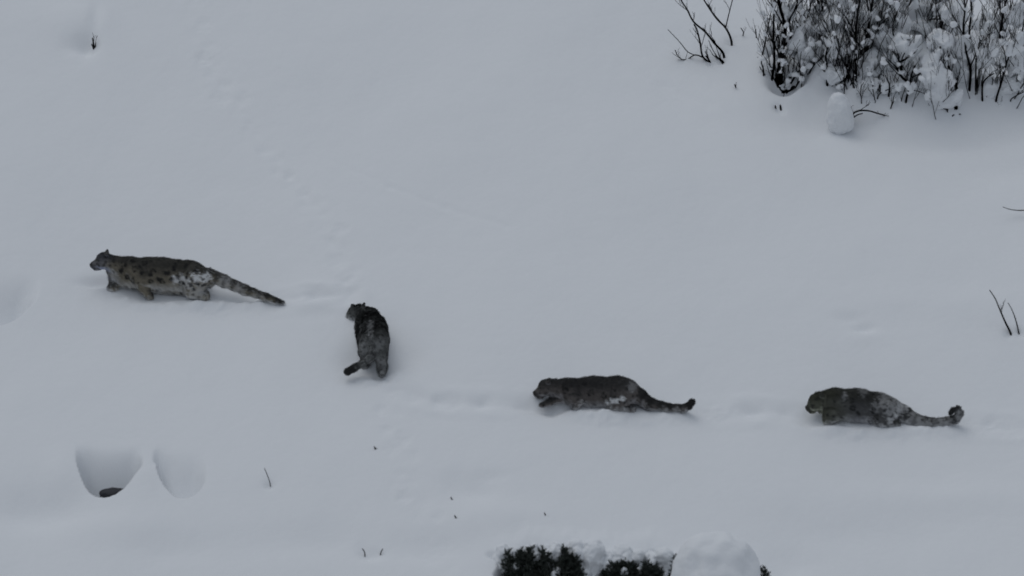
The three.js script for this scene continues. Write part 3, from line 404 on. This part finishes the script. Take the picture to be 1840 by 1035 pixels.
function shrub(o) {
  const rand = rng(o.seed), p = onSnow(...o.at), root = thing(o.name || 'bare_shrub', o.label, o.category || 'shrub', p, o.group);
  const loads = o.load ? { density: o.load[0], size: o.load[1], balls: [] } : null;
  for (const st of o.stems || []) {                                          // stems along the lines they take
    const { line, r = [0.012, 0.006], dz = 0, twigs = 6, tl = 0.3 } = st, q = line.map(([a, b], i) => onPlane(p, a, b, dz + (i ? (rand() - 0.5) * 0.09 : 0)));
    if (st.root !== false) { const y = H(q[0].x, q[0].z); q.unshift(V(q[0].x + (rand() - 0.5) * 0.02, Math.min(y, q[0].y) - 0.08, q[0].z)); }
    const c = new THREE.CatmullRomCurve3(q), pts = c.getSpacedPoints(Math.max(6, q.length * 4)), out = [tube(pts, r[0], r[1], 7)];
    for (let i = 0; i < twigs; i++) { const t = 0.25 + 0.75 * rand(), b = c.getPointAt(t), d = c.getTangentAt(t), a = rand() * 6.28; grow(b, V(Math.cos(a) * 0.7, 0.2 + rand() * 0.3, Math.sin(a) * 0.7).add(d), tl * (0.5 + 0.8 * rand()), mix(r[0], r[1], t) * 0.5, 1, rand, out, loads); }
    if (loads) for (let i = 3; i < pts.length; i++) if (rand() < loads.density * 0.5) { const s = loads.size * (0.5 + 0.8 * rand()); loads.balls.push([pts[i].x, pts[i].y + s * 0.4, pts[i].z, s, 0.9]); }
    part('stem', toLocal(mergeGeometries(out), p), o.mat || barkMat, root);
  }
  for (let i = 0; i < (o.wild || 0); i++) {                                  // the thicket of thinner stems among them
    const a = rand() * 6.28, b = V(p.x + Math.cos(a) * o.spread * rand(), 0, p.z + Math.sin(a) * o.spread * rand() * 0.8), out = []; b.y = H(b.x, b.z) - 0.04;
    grow(b, V((rand() - 0.5) * 0.9 + (o.lean || 0), 1, (rand() - 0.5) * 0.7), o.height * (0.5 + 0.7 * rand()), 0.0035 + 0.005 * rand(), 2, rand, out, loads);
    part('stem', toLocal(mergeGeometries(out), p), paleBarkMat, root);
  }
  if (loads && loads.balls.length) {                                         // the small loads of snow on the twigs
    const gs = [], cellOf = {};                                              // fused where they touch, meshed in blocks of half a metre
    for (const q of loads.balls) (cellOf[Math.floor(q[0] / 0.3) + ',' + Math.floor(q[1] / 0.3) + ',' + Math.floor(q[2] / 0.3)] ??= []).push(q);
    for (const k in cellOf) { const g = lump(cellOf[k], 0.0095, 0.014, 0.03, 0.03); if (g.index.count) gs.push(g); }
    part('snow_dusting', toLocal(mergeGeometries(gs), p), snowMat, root, true);
  }
  const sprigs = [];
  for (const [a, b, w, hh, dz = 0] of o.clumps || []) {                       // the big pillows, with thin twigs sticking out of them
    const c = onPlane(p, a, b, dz - 0.03), W = w * MPP * 1.05, Hh = hh * MPP * 1.05, balls = [[c.x, c.y, c.z, Math.min(W, Hh) * 0.95, 1]];
    for (let i = 0; i < 9; i++) { const u = (rand() * 2 - 1), v = (rand() * 2 - 1), s = Math.min(W, Hh) * (0.45 + 0.45 * rand()); balls.push([c.x + u * Math.max(0, W - s * 0.8), c.y + v * Math.max(0, Hh - s * 0.8), c.z + (rand() * 2 - 1) * W * 0.6, s, 0.9]); }
    for (let i = 0; i < 7; i++) { const q = balls[Math.floor(rand() * balls.length)]; grow(V(q[0] + (rand() - 0.5) * W, q[1] - Hh * 0.4, q[2] + q[3] * (0.5 + 0.6 * rand())), V((rand() - 0.5) * 1.2, 0.8, 0.2 * rand()), (0.14 + 0.2 * rand()), 0.0028 + 0.002 * rand(), 1, rand, sprigs, null); }
    part('snow_clump', toLocal(lump(balls, 0.0125, 0.024, 0.08, 0.07), p), snowMat, root);
  }
  if (sprigs.length) part('twig', toLocal(mergeGeometries(sprigs), p), paleBarkMat, root, true);
  return root;
}
const G1 = 'bare shrubs of the snowed thicket';
shrub({ seed: 11, at: [1409, 160], label: 'tall dark shrub with the thickest trunk at the left end of the snowed thicket', group: G1, spread: 0.14, height: 0.9, wild: 8, load: [0.041, 0.0089],
  stems: [{ line: [[1402, 160], [1405, 110], [1407, 84], [1411, 48], [1402, 15], [1395, -30]], r: [0.026, 0.012], twigs: 10 }, { line: [[1386, 150], [1391, 113], [1390, 48], [1393, -20]], r: [0.013, 0.008], twigs: 8 }, { line: [[1406, 86], [1421, 68], [1419, 36], [1431, 12], [1436, -30]], r: [0.012, 0.006], root: false, twigs: 7 },
    { line: [[1395, 140], [1403, 95], [1398, 60]], r: [0.014, 0.008], twigs: 4 }, { line: [[1372, 125], [1368, 112], [1374, 80], [1378, 58], [1388, 10]], r: [0.008, 0.004], twigs: 8, tl: 0.2 }, { line: [[1414, 164], [1424, 145], [1438, 124]], r: [0.016, 0.006], twigs: 5 }, { line: [[1400, 164], [1388, 150], [1378, 141]], r: [0.035, 0.02], twigs: 3, tl: 0.15 }, { line: [[1404, 166], [1416, 162], [1428, 156]], r: [0.04, 0.016], twigs: 2, tl: 0.12 }, { line: [[1396, 160], [1398, 146], [1394, 134]], r: [0.03, 0.014], twigs: 2, tl: 0.12 }, { line: [[1412, 164], [1440, 162], [1462, 163]], r: [0.006, 0.003], twigs: 2, tl: 0.1 }],
  clumps: [[1438, 68, 13, 15, -0.05], [1412, 20, 12, 16, -0.1], [1376, 90, 8, 12, -0.1]] });
shrub({ seed: 12, at: [1440, 148], label: 'low twiggy shrub just right of the thick dark trunk, arching over a hollow', group: G1, spread: 0.2, height: 0.5, wild: 9, load: [0.055, 0.0109],
  stems: [{ line: [[1430, 158], [1440, 142], [1456, 135], [1474, 136]], r: [0.009, 0.004], twigs: 5, tl: 0.2 }, { line: [[1450, 140], [1462, 118], [1476, 104]], r: [0.008, 0.004], twigs: 5, tl: 0.2 }], clumps: [[1448, 92, 20, 18, -0.1], [1470, 128, 17, 13, -0.05], [1462, 60, 16, 20, -0.25]] });
shrub({ seed: 13, at: [1516, 150], label: 'short thick stub shrub behind the white snow stump', group: G1, spread: 0.18, height: 0.6, wild: 8, load: [0.055, 0.0109],
  stems: [{ line: [[1516, 148], [1523, 116]], r: [0.022, 0.014], twigs: 3 }, { line: [[1512, 146], [1506, 134]], r: [0.016, 0.01], twigs: 2 }, { line: [[1486, 120], [1484, 100], [1490, 80]], r: [0.014, 0.008], twigs: 5, tl: 0.2 }, { line: [[1497, 148], [1508, 160], [1520, 176]], r: [0.008, 0.004], twigs: 3, tl: 0.12 }], clumps: [[1510, 86, 21, 22, -0.1], [1492, 46, 18, 20, -0.3], [1500, 132, 16, 12, 0]] });
shrub({ seed: 14, at: [1538, 142], label: 'shrub with a straight upright dark pole in the middle left of the thicket', group: G1, spread: 0.16, height: 0.9, wild: 8, load: [0.045, 0.0109],
  stems: [{ line: [[1538, 139], [1538, 105], [1537, 72], [1540, 36], [1546, -10]], r: [0.014, 0.008], twigs: 9 }, { line: [[1540, 72], [1530, 48], [1520, 30]], r: [0.008, 0.004], root: false, twigs: 4 }], clumps: [[1570, 118, 25, 28, -0.1], [1552, 24, 14, 16, -0.2], [1530, 8, 14, 18, -0.2]] });
shrub({ seed: 15, at: [1559, 102], label: 'shrub with two stubby black stems behind the big snow pillow', group: G1, spread: 0.22, height: 1.0, wild: 9, load: [0.055, 0.0121],
  stems: [{ line: [[1557, 99], [1560, 68], [1562, 40], [1570, -10]], r: [0.02, 0.01], twigs: 9 }, { line: [[1548, 96], [1544, 78]], r: [0.016, 0.01], twigs: 3 }, { line: [[1574, 62], [1584, 44], [1598, 28]], r: [0.01, 0.005], root: false, twigs: 6 }, { line: [[1608, 76], [1604, 50], [1612, 20]], r: [0.01, 0.006], twigs: 5 }], clumps: [[1594, 66, 13, 16, 0], [1580, 20, 16, 20, -0.2], [1614, 40, 12, 22, -0.1]] });
shrub({ seed: 16, at: [1634, 183], label: 'slender forked shrub with a crooked trunk and matted dark fork, centre of the thicket', group: G1, spread: 0.12, height: 0.35, wild: 2, load: [0.068, 0.0096],
  stems: [{ line: [[1628, 182], [1633, 160], [1637, 138], [1644, 118]], r: [0.012, 0.008], twigs: 6, tl: 0.2 }, { line: [[1634, 148], [1622, 140], [1611, 122], [1606, 116]], r: [0.014, 0.008], root: false, twigs: 8, tl: 0.22 }, { line: [[1636, 140], [1650, 134], [1664, 128]], r: [0.007, 0.003], root: false, twigs: 4, tl: 0.12 }, { line: [[1620, 126], [1618, 112], [1628, 106]], r: [0.016, 0.009], root: false, twigs: 7, tl: 0.16 }, { line: [[1632, 161], [1650, 164], [1664, 170]], r: [0.005, 0.003], root: false, twigs: 2, tl: 0.1 }], clumps: [[1630, 84, 16, 20, -0.12], [1652, 150, 15, 9, -0.1]] });
shrub({ seed: 17, at: [1600, 172], label: 'small half-buried shrub with thin hoops of twig below the big snow pillow', group: G1, spread: 0.16, height: 0.3, wild: 4, load: [0.052, 0.0089],
  stems: [{ line: [[1597, 172], [1598, 152], [1594, 142]], r: [0.012, 0.006], twigs: 4, tl: 0.15 }, { line: [[1548, 180], [1546, 160], [1552, 148]], r: [0.006, 0.003], twigs: 3, tl: 0.15 }, { line: [[1578, 172], [1588, 164], [1600, 160]], r: [0.008, 0.004], twigs: 3, tl: 0.12 }], clumps: [[1604, 152, 24, 14, -0.1], [1566, 160, 26, 12, -0.08]] });
shrub({ seed: 18, at: [1690, 190], label: 'tall white snow-buried shrub with black twigs on its right side, right of the forked one', group: G1, spread: 0.16, height: 0.5, wild: 4, load: [0.047, 0.0109],
  stems: [{ line: [[1719, 160], [1714, 147], [1710, 138], [1704, 118]], r: [0.022, 0.012], twigs: 5, tl: 0.2 }, { line: [[1676, 200], [1680, 193], [1700, 196]], r: [0.01, 0.005], twigs: 4, tl: 0.1 }, { line: [[1690, 100], [1688, 92], [1690, 84]], r: [0.018, 0.01], twigs: 5, tl: 0.14 }], clumps: [[1683, 150, 24, 42, 0], [1678, 110, 18, 22, -0.06], [1700, 178, 24, 14, -0.02], [1690, 74, 14, 14, -0.1]] });
shrub({ seed: 19, at: [1744, 162], label: 'tallest thin curving stem right of centre in the thicket', group: G1, spread: 0.14, height: 0.9, wild: 5, load: [0.041, 0.0109],
  stems: [{ line: [[1742, 160], [1744, 126], [1736, 92], [1731, 48], [1734, 14], [1728, -30]], r: [0.014, 0.007], twigs: 9 }, { line: [[1743, 122], [1752, 100], [1760, 75]], r: [0.009, 0.004], root: false, twigs: 5 }, { line: [[1754, 112], [1757, 92], [1762, 70]], r: [0.011, 0.006], twigs: 4 }], clumps: [[1722, 84, 13, 20, -0.05], [1772, 98, 12, 24, -0.02], [1710, 26, 17, 20, -0.2], [1726, 130, 16, 18, -0.1]] });
shrub({ seed: 20, at: [1791, 182], label: 'shrub with a slim stem leaning right at the right end of the thicket', group: G1, spread: 0.2, height: 0.5, wild: 4, lean: 0.2, load: [0.045, 0.0096],
  stems: [{ line: [[1790, 180], [1800, 146], [1808, 116], [1818, 94], [1837, 84], [1856, 76]], r: [0.012, 0.005], twigs: 9, tl: 0.25 }, { line: [[1808, 112], [1804, 90], [1797, 76]], r: [0.007, 0.003], root: false, twigs: 5, tl: 0.2 }, { line: [[1767, 148], [1776, 138], [1786, 132]], r: [0.012, 0.006], twigs: 4, tl: 0.15 }, { line: [[1802, 198], [1808, 190], [1822, 192]], r: [0.014, 0.006], twigs: 5, tl: 0.1 }, { line: [[1816, 180], [1826, 172], [1850, 160]], r: [0.007, 0.004], twigs: 3, tl: 0.12 }], clumps: [[1830, 110, 20, 20, -0.12], [1826, 74, 13, 13, 0], [1822, 148, 26, 14, -0.1], [1790, 158, 18, 12, -0.08]] });
shrub({ seed: 21, at: [1800, 70], label: 'dark leaning pole shrub in the top right corner', group: G1, spread: 0.3, height: 0.9, wild: 9, load: [0.052, 0.0121],
  stems: [{ line: [[1797, 62], [1800, 40], [1808, 0], [1816, -40]], r: [0.013, 0.007], twigs: 7 }, { line: [[1836, 60], [1842, 30], [1838, -10]], r: [0.009, 0.005], twigs: 6 }], clumps: [[1786, 44, 14, 16, -0.1], [1820, 26, 14, 16, -0.1], [1764, 50, 14, 18, -0.1]] });
shrub({ seed: 22, at: [1690, 70], label: 'dense twiggy shrub heaped with snow at the top edge above the tall white one', group: G1, spread: 0.35, height: 0.9, wild: 13, load: [0.059, 0.0121],
  stems: [{ line: [[1690, 60], [1694, 40], [1702, 12], [1700, -30]], r: [0.014, 0.008], twigs: 8 }, { line: [[1662, 58], [1670, 36], [1690, 34], [1698, 30]], r: [0.012, 0.006], twigs: 8, tl: 0.2 }, { line: [[1728, 56], [1726, 30], [1722, -10]], r: [0.014, 0.008], twigs: 8, tl: 0.2 }, { line: [[1742, 50], [1746, 20], [1742, -10]], r: [0.012, 0.006], twigs: 6, tl: 0.2 }], clumps: [[1652, 26, 18, 22, -0.1], [1664, 44, 16, 14, 0.05], [1684, 8, 16, 16, -0.2], [1716, 52, 14, 16, 0.05]] });
shrub({ seed: 23, at: [1480, 60], label: 'brown tangled shrub at the top edge, right behind the thick dark trunk', group: G1, spread: 0.34, height: 0.9, wild: 13, load: [0.047, 0.0109],
  stems: [{ line: [[1474, 46], [1478, 20], [1474, -20]], r: [0.014, 0.008], twigs: 8 }, { line: [[1494, 20], [1486, 6], [1480, -10]], r: [0.014, 0.007], twigs: 6 }, { line: [[1450, 60], [1452, 30], [1462, -10]], r: [0.01, 0.006], twigs: 8 }], clumps: [[1500, 24, 15, 18, 0.02], [1466, 34, 12, 16, 0], [1440, 40, 12, 14, -0.2]] });
shrub({ seed: 24, at: [1590, 30], label: 'brownish tangle of thin branches at the top edge above the two black stubs', group: G1, spread: 0.4, height: 0.8, wild: 13, load: [0.047, 0.0109], mat: paleBarkMat,
  stems: [{ line: [[1566, 26], [1570, 8], [1566, -20]], r: [0.014, 0.008], twigs: 7 }, { line: [[1622, 30], [1634, 10], [1640, -20]], r: [0.011, 0.006], twigs: 7 }, { line: [[1540, 20], [1530, 0], [1524, -30]], r: [0.01, 0.006], twigs: 7 }], clumps: [[1556, 8, 14, 18, 0], [1608, 14, 14, 16, 0.05], [1640, 6, 14, 14, -0.1]] });
// leaning saplings left of the thicket
const t3 = { twigs: 3, tl: 0.16 };
shrub({ seed: 31, at: [1290, 112], label: 'bare sapling with two stems leaning left and low twigs hooked along the snow', mat: barkMat,
  stems: [{ line: [[1300, 97], [1284, 78], [1268, 58], [1249, 42], [1243, 34], [1234, 16], [1225, 2], [1222, -10]], r: [0.013, 0.006], twigs: 6, tl: 0.16, dz: -0.08 }, { line: [[1276, 115], [1263, 102], [1258, 76], [1251, 50], [1247, 44]], r: [0.011, 0.007], ...t3 }, { line: [[1270, 110], [1258, 101], [1248, 99], [1236, 106], [1226, 107], [1218, 100], [1213, 90]], r: [0.008, 0.004], twigs: 2, tl: 0.12 }, { line: [[1248, 99], [1237, 94], [1220, 74], [1200, 53]], r: [0.005, 0.003], root: false, twigs: 0 }, { line: [[1299, 112], [1292, 106], [1285, 101]], r: [0.018, 0.008], ...t3 }, { line: [[1276, 112], [1268, 100]], r: [0.012, 0.006], twigs: 2, tl: 0.1 }] });
shrub({ seed: 32, at: [1315, 82], label: 'slim forked sapling leaning left, right of the hooked one', stems: [{ line: [[1315, 79], [1312, 66], [1303, 49], [1290, 36], [1278, 20], [1264, -2], [1258, -16]], r: [0.012, 0.006], twigs: 4, tl: 0.16 }, { line: [[1304, 50], [1309, 28], [1316, 0], [1320, -20]], r: [0.006, 0.004], root: false, twigs: 1, tl: 0.1 }] });
const greyStalk = new THREE.MeshStandardMaterial({ color: new THREE.Color().setRGB(0.25, 0.24, 0.23), roughness: 0.95 });
const paleStalk = new THREE.MeshStandardMaterial({ color: new THREE.Color().setRGB(0.42, 0.41, 0.4), roughness: 0.95 });
const twig = (seed, at, label, stems, extra = {}) => shrub({ seed, at, label, name: 'twig', category: 'twig', stems, mat: paleBarkMat, ...extra });
twig(41, [1335, 64], 'tiny curled twig poking from snow between the sapling and the thick trunk', [{ line: [[1335, 64], [1336, 58], [1331, 50]], r: [0.008, 0.004], twigs: 1, tl: 0.05 }]);
twig(42, [1357, 68], 'tiny upright twig close left of the thicket edge', [{ line: [[1359, 67], [1358, 52]], r: [0.008, 0.004], twigs: 1, tl: 0.06 }]);
twig(43, [1322, 157], 'tiny dark bud of twig alone on open snow left of the thick trunk', [{ line: [[1322, 157], [1320, 152]], r: [0.009, 0.006], twigs: 1, tl: 0.03 }]);
twig(44, [1398, 196], 'pair of tiny dark twig tips below the thick trunk', [{ line: [[1394, 195], [1393, 190]], r: [0.01, 0.007], twigs: 0 }, { line: [[1403, 196], [1402, 189]], r: [0.012, 0.008], twigs: 0 }]);
twig(45, [1813, 602], 'long thin stalk leaning left near the right edge', [{ line: [[1817, 602], [1806, 578], [1794, 550], [1788, 536], [1778, 521]], r: [0.011, 0.004], twigs: 2, tl: 0.1 }], { mat: barkMat });
twig(46, [1832, 600], 'shorter thin stalk right of the long leaning one at the right edge', [{ line: [[1831, 600], [1826, 578], [1818, 556], [1811, 544]], r: [0.008, 0.003], twigs: 1, tl: 0.08 }]);
twig(47, [1850, 392], 'thin bare twig reaching in flat from the right edge', [{ line: [[1856, 386], [1848, 379], [1828, 378], [1814, 376], [1802, 372]], r: [0.007, 0.003], twigs: 0 }]);
twig(48, [486, 874], 'faint pale stalk standing right of the hollows at lower left', [{ line: [[486, 873], [482, 858], [475, 841]], r: [0.005, 0.003], twigs: 0 }], { mat: new THREE.MeshStandardMaterial({ color: new THREE.Color().setRGB(0.48, 0.46, 0.44), roughness: 0.95 }) });
twig(49, [168, 88], 'small grey tuft of stalks in the dent at upper left', [{ line: [[169, 89], [168, 78], [166, 68]], r: [0.013, 0.006], twigs: 2, tl: 0.08 }, { line: [[171, 88], [172, 76]], r: [0.008, 0.004], twigs: 1, tl: 0.06 }], { mat: new THREE.MeshStandardMaterial({ color: new THREE.Color().setRGB(0.42, 0.41, 0.4), roughness: 0.95 }) });
for (const [i, a, b, l] of [[50, 674, 807, 'tiny dark twig tip left of the paw prints below the cat seen from behind'], [51, 819, 931, 'tiny dark twig tip on open snow left of the juniper'], [52, 812, 898, 'faint twig tip just above the dark one on open snow'], [53, 980, 926, 'faint twig tip on the snow above the juniper']]) twig(i, [a, b], l, [{ line: [[a, b], [a - 2, b - 5]], r: [0.007, 0.004], twigs: 1, tl: 0.03 }], { mat: i < 52 ? greyStalk : paleStalk });
twig(54, [670, 1000], 'two faint grass tips in the small dent at bottom left of centre', [{ line: [[655, 992], [651, 986]], r: [0.007, 0.004], twigs: 0 }, { line: [[684, 994], [688, 986]], r: [0.007, 0.004], twigs: 0 }], { mat: greyStalk });
shrub({ seed: 55, at: [1560, 216], name: 'bent_twig', category: 'twig', label: 'bent dark twig lying right of the white snow stump', stems: [{ line: [[1528, 210], [1540, 200], [1560, 199], [1578, 204], [1590, 208], [1586, 218]], r: [0.01, 0.006], twigs: 4, tl: 0.12 }, { line: [[1532, 214], [1542, 206], [1550, 204]], r: [0.01, 0.005], twigs: 4, tl: 0.1 }] });
twig(56, [1718, 208], 'short dark twig lying flat below the tall white shrub', [{ line: [[1712, 208], [1720, 206], [1726, 205]], r: [0.009, 0.005], twigs: 0 }], { mat: barkMat });
{ // the white stump of snow in front of the thicket
  const p = onSnow(1509, 234), root = thing('snow_capped_stump', 'upright bright white snow-capped stump in front of the thicket', 'stump', p), balls = [];
  for (const [a, b, r] of [[1511, 227, 16], [1510, 222, 18.5], [1509, 216, 19.5], [1508, 210, 19.5], [1509, 204, 19], [1509, 198, 18], [1508, 192, 16.5], [1507, 187, 14], [1506, 182, 11], [1505, 177, 8], [1520, 222, 13], [1498, 219, 12]]) { const q = onPlane(p, a, b, 0.02); balls.push([q.x, q.y, q.z, r * MPP, 1]); }
  part('snow_cap', toLocal(lump(balls, 0.01, 0.014, 0.05, 0.02), p), snowMat, root);
  const a = onPlane(p, 1509, 246), b = onPlane(p, 1509, 232, -0.02); part('stump', toLocal(tube([a, a.clone().lerp(b, 0.5), b], 0.06, 0.05, 11), p), barkMat, root);
}
{ // dark stone at the bottom of the round hollow
  const lipP = onBase(205, 877), q = V(lipP.x, 0, lipP.z - 0.1), g = new THREE.IcosahedronGeometry(0.13, 4), a = g.attributes.position;
  for (let i = 0; i < a.count; i++) { const k = 1 + 0.3 * noise(a.getX(i) * 9, a.getY(i) * 9, a.getZ(i) * 9) + 0.1 * noise(a.getX(i) * 30, a.getY(i) * 30, a.getZ(i) * 30); a.setXYZ(i, a.getX(i) * k * 1.1, a.getY(i) * k * 0.36, a.getZ(i) * k * 0.8); }
  g.computeVertexNormals();
  const o = new THREE.Mesh(g, new THREE.MeshStandardMaterial({ color: new THREE.Color().setRGB(0.035, 0.035, 0.04), roughness: 0.9 })); o.name = 'stone'; o.castShadow = o.receiveShadow = true; { const t = onPlane(q, 205, 873); o.position.set(t.x, t.y - 0.078, q.z); }; scene.add(o);
  tag(o, 'dark stone deep in the round hollow at lower left', 'stone');
}
// ---------------------------------------------------------------- juniper under the bank and the smooth mound beside it
function sprays(spots, rand, scale = 1) { // short dark sprigs of scale leaves, each a fan of small blades
  const P = [], N = [], C = [], d = V(), u = V(), w = V(), q = V();
  for (const [x, y, z] of spots) {
    d.set((rand() - 0.5) * 1.2, 0.25 + rand() * 0.7, 0.35 + rand() * 0.7).normalize(); const n = 10 + Math.floor(rand() * 6), t = rand();
    for (let i = 0; i < n; i++) {
      const s = i / n * 0.085 * scale; q.set(x, y, z).addScaledVector(d, s); u.set(rand() - 0.5, rand() - 0.2, rand() - 0.5).addScaledVector(d, 0.5).normalize(); w.crossVectors(u, d).normalize().multiplyScalar(0.0055 * scale); const L = (0.045 - s * 0.25) * scale;
      P.push(q.x - w.x, q.y - w.y, q.z - w.z, q.x + w.x, q.y + w.y, q.z + w.z, q.x + u.x * L, q.y + u.y * L, q.z + u.z * L);
      const b = w.clone().cross(u).normalize(), c = 0.022 + 0.02 * t + 0.008 * rand();
      for (let e = 0; e < 3; e++) { N.push(b.x, b.y, b.z); C.push(c * 0.85, c * 1.05, c * 0.85); }
    }
  }
  const g = new THREE.BufferGeometry(); g.setAttribute('position', new THREE.BufferAttribute(new Float32Array(P), 3)); g.setAttribute('normal', new THREE.BufferAttribute(new Float32Array(N), 3)); g.setAttribute('color', new THREE.BufferAttribute(new Float32Array(C), 3)); return g;
}
const leafMat = new THREE.MeshStandardMaterial({ vertexColors: true, roughness: 0.85, side: THREE.DoubleSide });
{
  const rand = rng(91), edge = onBase(1060, 985), p = V(edge.x, H(edge.x, edge.z + 0.55), edge.z + 0.55), root = thing('juniper_bush', 'dark green juniper bush under a ragged snow cover at the bottom edge', 'bush', p);
  const top = [[898, 1030], [906, 1004], [912, 990], [922, 998], [934, 988], [944, 996], [953, 980], [958, 1012], [968, 1010], [976, 986], [984, 994], [990, 1008], [1004, 1012], [1014, 984], [1020, 994], [1032, 998], [1044, 1018], [1050, 1044], [1080, 1044], [1090, 1026], [1100, 1014], [1124, 1010], [1140, 1018], [1148, 1034], [1156, 1030], [1162, 1010], [1176, 1018], [1184, 1026], [1190, 1044], [1206, 1050]];
  const spots = [];
  for (let i = 0; i < 5200; i++) {
    const a = 903 + 12 * rand() * rand() + Math.pow(rand(), 0.9) * 298; let k = 0; while (k + 2 < top.length && top[k + 1][0] < a) k++;
    const y0 = mix(top[k][1], top[k + 1][1], (a - top[k][0]) / (top[k + 1][0] - top[k][0])), b = y0 + 4 + Math.pow(rand(), 1.2) * 115, q = onPlane(edge, a, b, 0.1 + rand() * 0.16 + (b - y0) * 0.0022);
    spots.push([q.x - p.x, q.y - p.y, q.z - p.z]);
  }
  part('foliage', sprays(spots, rand), leafMat, root, true);
  for (let i = 0; i < 9; i++) { const t = onPlane(edge, 925 + i * 33, 1020 + rand() * 25, 0.22), b = p.clone().add(V((i - 4) * 0.06, -0.15, (rand() - 0.5) * 0.1)); part('stem', toLocal(tube([b, b.clone().lerp(t, 0.5).add(V(0, 0.06, 0)), t], 0.022, 0.009, 7), p), barkMat, root); }
  for (const [a, b, w, h, dz] of [[904, 988, 9, 26, 0.2], [896, 1004, 12, 30, 0.22], [912, 996, 5, 30, 0.26], [961, 984, 8, 32, 0.24], [944, 985, 5, 14, 0.24], [924, 988, 6, 12, 0.22], [1000, 984, 13, 34, 0.22], [1008, 1004, 7, 20, 0.28], [986, 986, 6, 14, 0.22], [1032, 984, 13, 16, 0.2], [1062, 990, 18, 52, 0.2], [1076, 1000, 15, 40, 0.22], [1050, 1008, 10, 34, 0.25], [1112, 996, 16, 16, 0.16], [1090, 998, 13, 24, 0.18], [1132, 998, 12, 18, 0.18], [1149, 994, 9, 40, 0.2], [1172, 1000, 10, 16, 0.2], [1190, 1000, 14, 44, 0.2], [1206, 1008, 13, 44, 0.2], [926, 1016, 3.5, 6, 0.3], [1003, 1024, 5, 10, 0.32], [996, 1030, 4, 6, 0.33], [1122, 1024, 4, 8, 0.3]]) {
    const balls = []; let c = V(), x = a;                                     // a tongue of snow hanging from the bank over the foliage
    for (let i = 0; i < 6; i++) { const t = i / 5; x += (rand() - 0.5) * w * 0.7; c = onPlane(edge, x, b + h * t, dz + (rand() - 0.5) * 0.05 - 0.1 * (1 - t) * (h > 12 ? 1 : 0)); balls.push([c.x, c.y, c.z, w * MPP * (1.0 - 0.55 * t) * (0.75 + 0.5 * rand()), 1]); }
    const m = w * MPP;
    part('snow_clump', toLocal(lump(balls, Math.max(0.006, m * 0.14), 0.016, 0.04), p), snowMat, root);
  }
}
{
  const rand = rng(92), b = onBase(1288, 1062), p = V(b.x, H(b.x, b.z + 0.1), b.z + 0.1), root = thing('snow_mound', 'smooth white dome of snow right of the juniper at the bottom edge', 'snow mound', p), balls = [];
  for (const [x, y, r] of [[1252, 990, 16], [1302, 984, 18], [1332, 1012, 22], [1230, 1018, 18], [1283, 1000, 32], [1262, 1004, 30], [1306, 1008, 32], [1286, 1040, 62], [1262, 1062, 50], [1312, 1064, 52], [1288, 1080, 66]]) { const q = onPlane(p, x, y, (y - 1000) * 0.0012); balls.push([q.x, q.y, q.z, r * MPP, 1]); }
  part('snow_cap', toLocal(lump(balls, 0.013, 0.004, 0.14, 0.025), p), snowMat, root);
  const spots = []; for (let i = 0; i < 420; i++) { const s = rand() < 0.55, a = s ? 1212 + rand() * 12 : 1356 + rand() * 14, y = (s ? 998 : 1022) + rand() * 70, q = onPlane(p, a - (y - 1000) * (s ? 0.25 : -0.3), y, -0.1 - rand() * 0.15); spots.push([q.x - p.x, q.y - p.y, q.z - p.z]); }
  part('foliage', sprays(spots, rand, 0.6), leafMat, root, true);
}
renderer.render(scene, camera);
